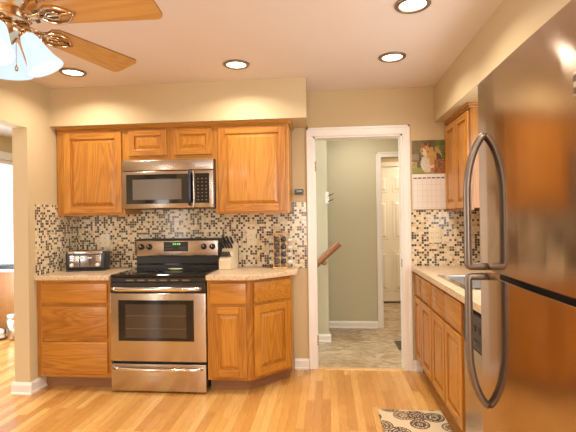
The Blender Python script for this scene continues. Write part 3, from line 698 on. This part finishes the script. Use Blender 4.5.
def jar_proto(name, lidmat, glassmat, L, r):
    j = thing(name, '', 'spice jar', (0, 0, 0), world_coords=False)
    MB().lathe([(0.0, 0), (r, 0.0), (r, L*0.72), (r*0.75, L*0.78), (r*0.75, L*0.80), (0, L*0.80)], 20).build('jar', glassmat, j)
    MB().lathe([(0, L*0.802), (r*0.95, L*0.802), (r*0.95, L*0.98), (r*0.85, L), (0, L)], 20).build('lid', lidmat, j)
    return j
def place(j, p, nrm):
    j.location = Rs @ V(p); n = Rs.to_3x3() @ V(nrm); j.rotation_mode = 'QUATERNION'; j.rotation_quaternion = n.to_track_quat('Z', 'Y')
rows = ['lowest', 'second from the bottom', 'second from the top', 'topmost']
protos = {}
def jar(kind, p, nrm, label, group):
    if kind not in protos:
        protos[kind] = {'lid': lambda: jar_proto('spice_jar', M['lid'], M['spice'], 0.050, 0.0215), 'side': lambda: jar_proto('spice_jar', M['whitep'], M['silverlid'], 0.050, 0.0205),
                        'dark': lambda: jar_proto('spice_jar', M['spice'], M['spice'], 0.044, 0.0235)}[kind](); j = protos[kind]
    else: j = dup(protos[kind])
    place(j, p, nrm); tag(j, label, 'spice jar', group)
for k in range(4):
    z = 0.062+0.062*k
    jar('lid', (0.029, -0.018, z), (0, -1, 0), 'spice jar with round black lid, right front column of the rack, ' + rows[k], 'spice jars on the front of the rack')
    jar('dark', (-0.029, -0.022, z), (0, -1, 0), 'dark brown spice jar, left front column of the rack, ' + rows[k], 'spice jars on the front of the rack')
    jar('side', (-0.047, 0.0, z-0.01), (-1, 0, 0), 'pale-lidded spice jar sticking out of the rack\'s left side, ' + rows[k], 'spice jars on the left side of the rack')
    jar('side', (0.047, 0.0, z-0.01), (1, 0, 0), 'pale-lidded spice jar sticking out of the rack\'s right side, ' + rows[k], 'spice jars on the right side of the rack')

# ------------------------------------------------------------------ things on the walls
def outlet(x0, x1, z0, z1, label, gangs, y=YB-0.008, sticker=False):
    o = thing('wall_outlet', label, 'outlet', ((x0+x1)/2, y, (z0+z1)/2))
    MB().box(x0, x1, y-0.007, y-0.0005, z0, z1, 0.003).build('cover_plate', M['ivory'], o)
    for gx in gangs:
        for dz in (-0.021, 0.021):
            r = MB().box(gx-0.016, gx+0.016, y-0.0095, y-0.006, (z0+z1)/2+dz-0.014, (z0+z1)/2+dz+0.014, 0.003).build('receptacle', M['ivory'], o)
            MB().box(gx-0.008, gx-0.006, y-0.0102, y-0.0092, (z0+z1)/2+dz-0.005, (z0+z1)/2+dz+0.006).box(gx+0.006, gx+0.008, y-0.0102, y-0.0092, (z0+z1)/2+dz-0.005, (z0+z1)/2+dz+0.006).build('slots', M['ink'], r)
    return o
o = outlet(-2.098, -2.018, 1.097, 1.222, 'ivory outlet plate on the tiles behind the toaster, beside the range', (-2.058,))
MB().box(-2.044, -2.028, YB-0.022, YB-0.0155, 1.165, 1.215, 0.002).build('plug_in_light', M['whitep'], o)
outlet(-0.730, -0.648, 1.105, 1.245, 'ivory outlet plate on the tiles between knife block and spice rack', (-0.689,))
outlet(0.866, 0.968, 1.112, 1.245, 'wide ivory outlet plate on the tiles below the calendar', (0.895, 0.939))
t = thing('wall_thermostat', 'small dark box on the wall left of the door casing', 'thermostat', (-0.251, YB, 1.575))
MB().box(-0.289, -0.213, YB-0.026, YB-0.0005, 1.552, 1.598, 0.004).build('housing', M['darkgrey'], t)
MB().box(-0.281, -0.221, YB-0.028, YB-0.0255, 1.572, 1.590, 0.001).build('screen', M['blackglass'], t)

# calendar: a dog photograph above a month page
cal = thing('wall_calendar', 'hanging wall calendar with a collie dog photo above a month grid', 'calendar', (0.872, YB, 1.44))
CX0, CX1, CZ0, CZM, CZ1 = 0.735, 1.024, 1.405, 1.712, 2.003
W_, H_ = 58, 52
def ell(u, v, cx, cy, rx, ry, rot=0.0):
    a, b = u-cx, v-cy; c, s = math.cos(rot), math.sin(rot); a, b = a*c+b*s, -a*s+b*c
    return (a/rx)**2+(b/ry)**2
def photo(u, v):
    R = random.random
    g = R(); col = (0.06+0.13*g, 0.06+0.09*g, 0.02)                                         # leafy ground
    if v > 0.62 and u < 0.30: col = (0.13+0.1*g, 0.09+0.08*g, 0.04)
    if u > 0.70 and v > 0.45: col = (0.05+0.26*g*g, 0.07+0.26*g*g, 0.02)
    if u < 0.16 and v < 0.36: col = (0.55, 0.23+0.1*g, 0.12) if g > 0.35 else (0.25, 0.2, 0.07)
    if u < 0.2 and 0.40 < v < 0.60: col = (0.28, 0.18+0.06*g, 0.12)
    if v < 0.20: col = (0.22+0.16*g, 0.23+0.14*g, 0.05)
    if ell(u, v, 0.78, 0.62, 0.07, 0.20, 0.4) < 1: col = (0.50, 0.28, 0.10)
    if ell(u, v, 0.72, 0.42, 0.16, 0.20) < 1: col = (0.10, 0.055, 0.025)                      # dark back
    if ell(u, v, 0.46, 0.30, 0.20, 0.27) < 1: col = (0.62+0.1*g, 0.53+0.1*g, 0.42+0.08*g)       # white chest
    if ell(u, v, 0.62, 0.45, 0.10, 0.22, -0.2) < 1: col = (0.56, 0.26+0.06*g, 0.06)
    if ell(u, v, 0.45, 0.68, 0.19, 0.23, 0.15) < 1: col = (0.58, 0.30+0.05*g, 0.08)            # head
    if ell(u, v, 0.33, 0.83, 0.055, 0.10, 0.3) < 1: col = (0.30, 0.14, 0.05)
    if ell(u, v, 0.55, 0.86, 0.07, 0.085, -0.4) < 1: col = (0.14, 0.06, 0.03)
    if ell(u, v, 0.42, 0.88, 0.05, 0.05) < 1: col = (0.12, 0.06, 0.035)
    if ell(u, v, 0.38, 0.60, 0.055, 0.17, 0.2) < 1: col = (0.70, 0.58, 0.42)                   # blaze
    if ell(u, v, 0.37, 0.50, 0.085, 0.075) < 1: col = (0.64, 0.52, 0.38)                       # muzzle
    if ell(u, v, 0.325, 0.525, 0.028, 0.026) < 1: col = (0.02, 0.015, 0.015)
    if ell(u, v, 0.485, 0.655, 0.024, 0.024) < 1 or ell(u, v, 0.31, 0.675, 0.016, 0.02) < 1: col = (0.03, 0.015, 0.01)
    if u > 0.66 and v < 0.42:
        col = (0.60, 0.05+0.1*g, 0.05) if g > 0.52 else (0.06+0.12*g, 0.11, 0.03)
    if ell(u, v, 0.60, 0.12, 0.055, 0.05) < 1: col = (0.66, 0.10, 0.10)
    k = 0.78+0.40*R(); return tuple(min(1, c*k*0.88) for c in col)
me = bpy.data.meshes.new('dog_photo'); bmp = bmesh.new(); lay = bmp.loops.layers.float_color.new('print')
vs = [[bmp.verts.new((CX0+(CX1-CX0)*i/W_, YB-0.0045, CZM+(CZ1-CZM)*j/H_)) for i in range(W_+1)] for j in range(H_+1)]
for j in range(H_):
    for i in range(W_):
        f = bmp.faces.new((vs[j][i], vs[j][i+1], vs[j+1][i+1], vs[j+1][i])); cc = photo((i+.5)/W_, (j+.5)/H_)
        for lp in f.loops: lp[lay] = (*cc, 1)
bmp.to_mesh(me); bmp.free()
for v in me.vertices: v.co -= V(cal.location)
pm, nt, b = base('printed_photo', (0.5, 0.4, 0.3), 0.35); at = nt.new('ShaderNodeVertexColor', layer_name='print'); nt.l.new(at.outputs[0], b.inputs['Base Color'])
me.materials.append(pm); po = bpy.data.objects.new('dog_photo', me); COL.objects.link(po); po.parent = cal
MB().box(CX0, CX1, YB-0.004, YB-0.0005, CZM, CZ1).build('photo_page', M['paper'], cal)
pg = MB().box(CX0, CX1, YB-0.005, YB-0.0005, CZ0, CZM-0.003).build('month_page', M['paper'], cal)
q = MB(); y_ = YB-0.0056
for k in range(8): x = CX0+0.008+(CX1-CX0-0.016)*k/7; q.box(x-0.0006, x+0.0006, y_, y_+0.0007, CZ0+0.012, CZM-0.045)
for k in range(6): z = CZ0+0.012+(CZM-0.045-CZ0-0.012)*k/5; q.box(CX0+0.008, CX1-0.008, y_, y_+0.0007, z-0.0006, z+0.0006)
q.build('grid_lines', M['greyink'], pg)
q = MB()
for k in range(7):
    x = CX0+0.010+(CX1-CX0-0.016)*k/7; q.box(x, x+0.030, y_, y_+0.0007, CZM-0.042, CZM-0.032)
q.build('weekday_header', M['ink'], pg)

# hall things
h = thing('handrail', 'brown wooden handrail sloping down the stairwell wall beyond the door', 'handrail', (0.0, 4.666, 0.9))
A, B = V((0.118, 4.60, 1.068)), V((-0.66, 4.60, 0.37))
MB().tube([A, A.lerp(B, 0.3), A.lerp(B, 0.7), B], 0.034, 0.022, n=14, side=(0, 0, 1)).build('rail', rail_wood, h)
for t_ in (0.215, 0.8):
    P_ = A.lerp(B, t_); MB().tube([P_+V((0, 0.008, -0.03)), P_+V((0, 0.03, -0.055)), P_+V((0, 0.0655, -0.062))], 0.007).cyl(P_+V((0, 0.058, -0.062)), P_+V((0, 0.0657, -0.062)), 0.028).build('bracket', M['brass'], h)
k = thing('key_hook_plate', 'small white plate with two dark hooks on the stairwell wall end', 'hook', (-0.006, 4.66, 1.56))
MB().box(-0.022, 0.014, 4.650, 4.6655, 1.495, 1.620, 0.004).build('plate', M['whitep'], k)
for z in (1.585, 1.525): MB().tube([(0.004, 4.651, z-0.012), (0.02, 4.632, z-0.004), (0.045, 4.625, z+0.004), (0.062, 4.628, z+0.018)], 0.0045, n=8).build('hook', M['darkgrey'], k)
vt = thing('floor_register', 'dark floor vent grille just beyond the doorway', 'vent', (0.76, 4.56, 0))
MB().box(0.69, 0.86, 4.42, 4.73, -0.0015, 0.004, 0.0015).build('frame', M['vent'], vt)
q = MB()
for i in range(9): q.box(0.705, 0.845, 4.437+0.033*i, 4.449+0.033*i, 0.0042, 0.007)
q.build('grille', M['darkgrey'], vt)

# mat on the kitchen floor
q = MB().box(0.325, 0.755, 2.27, 3.035, 0.0005, 0.010, 0.004, 0, 3)
tag(q.build('floor_mat', M['rug'], loc=(0.53, 2.65, 0.0005)), 'cream kitchen mat with dark scroll medallions in front of the sink', 'mat')

# dining room seen through the left opening
d = thing('writing_desk', 'brown wooden desk by the dining room window past the left wall', 'desk', (-3.85, 5.1, 0))
MB().box(-4.17, -3.3, 4.80, 5.45, 0.745, 0.780, 0.004).build('desktop', M['white'], d)
MB().box(-4.16, -3.32, 4.83, 4.85, 0.06, 0.744).build('front_panel', desk_wood, d)
MB().box(-4.16, -4.12, 4.85, 5.42, 0, 0.744).build('side_panel', desk_wood, d); MB().box(-3.36, -3.32, 4.83, 5.42, 0, 0.744).build('side_panel', desk_wood, d)
tag(MB().box(-4.10, -3.72, 4.84, 5.06, 0.7805, 0.815, 0.012, 0, 3).build('desk_tray', M['darkgrey'], loc=(-3.9, 4.95, 0.7805)), 'dark flat tray lying on the desk at the left edge', 'tray')
t = thing('trash_can', 'small steel trash can on the floor before the desk', 'trash can', (-3.595, 4.65, 0))
MB().lathe([(0.085, 0.0), (0.095, 0.02), (0.098, 0.245), (0.0, 0.245)], 28, Matrix.Translation((-3.595, 4.65, 0))).build('body', M['nickel'], t)
MB().lathe([(0.102, 0.247), (0.104, 0.262), (0.085, 0.295), (0.02, 0.305), (0, 0.305)], 28, Matrix.Translation((-3.595, 4.65, 0))).build('lid', M['chrome'], t)
b = bmesh.new(); bmesh.ops.create_icosphere(b, subdivisions=4, radius=1.0)
for v in b.verts:
    n = v.co.normalized(); k = 1+0.10*math.sin(5*n.x+2)*math.cos(6*n.y)+0.07*math.sin(9*n.z+4*n.x); v.co = V((n.x*0.17*k, n.y*0.11*k, max(-0.045, n.z*0.075*k)))
q = MB(); q._merge(b, Matrix.Translation((-3.88, 4.60, 0.0475)), 0, True)
tag(q.build('cloth_bundle', M['cloth'], loc=(-3.88, 4.60, 0.0025)), 'crumpled white cloth on the floor left of the trash can', 'cloth')

# ------------------------------------------------------------------ ceiling lights and fan
def lamp(name, loc, power, color, size, kind='AREA', parent=None):
    L = bpy.data.lights.new(name, kind); L.energy = power; L.color = color
    if kind == 'AREA': L.shape = 'DISK'; L.size = size; L.spread = math.radians(147)
    else: L.shadow_soft_size = size
    o = bpy.data.objects.new(name, L); COL.objects.link(o)
    if parent: o.parent = parent; o.location = V(loc)-V(parent.location)
    else: o.location = loc
    return o
for x, y, lb in ((-1.892, 3.066, 'recessed ceiling light just below the fan blades, above the toaster'), (-0.645, 3.066, 'recessed ceiling light in the middle, before the soffit'),
                 (0.465, 3.066, 'recessed ceiling light in front of the doorway'), (0.462, 2.318, 'recessed ceiling light cut by the top edge, nearest the fridge')):
    dl = thing('recessed_light', lb, 'ceiling light', (x, y, CEIL), group='recessed ceiling lights')
    T = Matrix.Translation((x, y, CEIL))
    MB().lathe([(0.070, -0.0005), (0.094, -0.0005), (0.094, -0.006), (0.088, -0.011), (0.074, -0.012), (0.070, -0.008), (0.070, -0.0005)], 40, T, 0, False).build('trim_ring', M['bronze'], dl)
    MB().lathe([(0.0, -0.004), (0.069, -0.002), (0.069, -0.0008), (0, -0.0008)], 36, T, 0, True).build('lens', M['bulb'], dl)
    lamp('downlight_or_fill_lamp', (x, y, CEIL-0.016), DOWNLIGHT_W, WARM, 0.13, parent=dl)
for x, y in ((-0.65, 0.9), (0.46, 0.9), (-1.8, 0.2), (-0.65, -0.9)):
    lamp('downlight_or_fill_lamp', (x, y, CEIL-0.016), REAR_FILL_W, WARM, 0.13)  # unseen lamps without fixtures, added as overhead fill

HX, HYf, BZ = -1.187, 1.490, 2.105
fan = thing('ceiling_fan', 'antique brass ceiling fan with wood blades and lit glass shades', 'ceiling fan', (HX, HYf, BZ))
T = Matrix.Translation((HX, HYf, 0))
MB().lathe([(0.0, CEIL-0.001), (0.07, CEIL-0.001), (0.068, CEIL-0.03), (0.045, CEIL-0.06), (0.018, CEIL-0.065), (0, CEIL-0.065)], 32, T).build('canopy', M['brass'], fan)
MB().cyl((HX, HYf, 2.29), (HX, HYf, CEIL-0.06), 0.0125).build('downrod', M['brass'], fan)
mh = MB().lathe([(0.0, 2.30), (0.09, 2.30), (0.145, 2.275), (0.160, 2.23), (0.160, 2.175), (0.152, 2.160), (0.118, 2.138), (0.100, 2.126), (0.090, 2.120), (0.086, 2.098), (0.078, 2.085), (0.0, 2.085)], 48, T).build('motor_housing', M['brass'], fan)
for k in range(20):
    a = 2*PI*k/20; MB().box(-0.010, 0.010, -0.004, 0.004, -0.010, 0.010, 0.003, mat=T @ Matrix.Rotation(a, 4, 'Z') @ Matrix.Translation((0.135, 0, 2.148)) @ Matrix.Rotation(math.radians(-57), 4, 'Y') @ Matrix.Rotation(PI/2, 4, 'Z')).build('vent_slot', M['badge_d'], mh)
for k in range(5):
    az = math.radians(-2.5+72*k)
    Rb = T @ Matrix.Rotation(az, 4, 'Z') @ Matrix.Translation((0, 0, BZ)) @ Matrix.Rotation(math.radians(-11), 4, 'X')
    pts = []
    r0, r1, w0, w1 = 0.165, 0.595, 0.058, 0.077
    pts += [(r0, -w0*0.7), (r0+0.02, -w0)]
    for i in range(7): a = -PI/2+i/6*PI/2; pts.append((r1-0.028+0.028*math.cos(a), -w1+0.028+0.028*math.sin(a)))
    for i in range(7): a = i/6*PI/2; pts.append((r1-0.028+0.028*math.cos(a), w1-0.028+0.028*math.sin(a)))
    pts += [(r0+0.02, w0), (r0, w0*0.7)]
    bl = MB().prism(pts, -0.003, 0.004).build('blade', [blade_wood, M['kick']], fan)
    for fc in bl.data.polygons: fc.material_index = 0 if abs(fc.normal.z) > 0.5 else 1
    bl.data.transform(Matrix.Translation(V((HX, HYf, BZ))))     # build() subtracted the fan's base; restore to local
    # local placement: the blade keeps its own axes so the grain runs along it
    bl.matrix_local = Matrix.Rotation(az, 4, 'Z') @ Matrix.Rotation(math.radians(-11), 4, 'X')
    q = MB()
    q.tube([(0.075, 0, -0.002), (0.11, 0, -0.012), (0.15, 0, -0.009)], 0.016, 0.006, side=(0, 1, 0))
    for sgn in (-1, 1):                                           # scrolled bracket arms under the blade
        q.tube([(0.145, 0, -0.009), (0.165, sgn*0.030, -0.010), (0.195, sgn*0.046, -0.010), (0.235, sgn*0.040, -0.009), (0.265, sgn*0.018, -0.008), (0.275, 0, -0.008)], 0.008, 0.004, n=8, side=(0, 0, 1))
        q.tube([(0.165, 0, -0.009), (0.19, sgn*0.020, -0.010), (0.215, sgn*0.018, -0.010), (0.225, sgn*0.004, -0.009)], 0.006, 0.004, n=8, side=(0, 0, 1))
    q.tube([(0.15, 0, -0.009), (0.21, 0, -0.010), (0.285, 0, -0.007)], 0.007, 0.004, n=8, side=(0, 1, 0))
    ir = q.build('blade_iron', M['brass'])
    ir.parent = bl
lk = MB().lathe([(0.0, 2.084), (0.05, 2.084), (0.062, 2.070), (0.062, 2.045), (0.040, 2.030), (0.030, 2.012), (0.012, 2.002), (0.008, 1.985), (0, 1.985)], 32, T).build('light_kit', M['brass'], fan)
for k in range(4):
    az = math.radians(25+90*k); d = V((math.cos(az), math.sin(az), 0))
    c0 = V((HX, HYf, 2.068)); el = math.radians(62); ax = (d*math.cos(el) - V((0, 0, 1))*math.sin(el))
    p = c0+d*0.065+V((0, 0, -0.005))
    MB().tube([c0+d*0.04, c0+d*0.055+V((0, 0, 0.006)), p, p+ax*0.012], 0.008, n=10).cyl(p+ax*0.006, p+ax*0.03, 0.022, 0.026).build('lamp_arm', M['brass'], fan)
    Ms = Matrix.Translation(p+ax*0.02) @ ax.to_track_quat('Z', 'Y').to_matrix().to_4x4()
    MB().lathe([(0.024, 0.0), (0.030, 0.012), (0.037, 0.035), (0.043, 0.060), (0.052, 0.085), (0.064, 0.106), (0.066, 0.112), (0.061, 0.110), (0.048, 0.086), (0.038, 0.058), (0.026, 0.015), (0.02, 0.004)], 32, Ms @ Matrix.Diagonal((1.02, 1.02, 1.2, 1)), 0, False).build('lamp_shade', M['shade'], fan)
    MB().lathe([(0.0, 0.03), (0.014, 0.032), (0.024, 0.055), (0.022, 0.075), (0.0, 0.088)], 20, Ms).build('light_bulb', M['shade'], fan)
    lamp('fan_lamp', p+ax*0.145, FAN_W, (0.92, 0.95, 1.0), 0.04, 'POINT', fan)
pc = MB()
for i in range(12): pc.lathe([(0, -0.003), (0.003, 0), (0, 0.003)], 8, Matrix.Translation((HX+0.025, HYf+0.03, 2.02-0.0075*i)))
pc.lathe([(0, 0), (0.005, 0.003), (0.007, 0.014), (0.003, 0.022), (0, 0.022)], 12, Matrix.Translation((HX+0.025, HYf+0.03, 1.912)))
pc.build('pull_chain', M['brass'], fan)
bpy.context.view_layer.update()
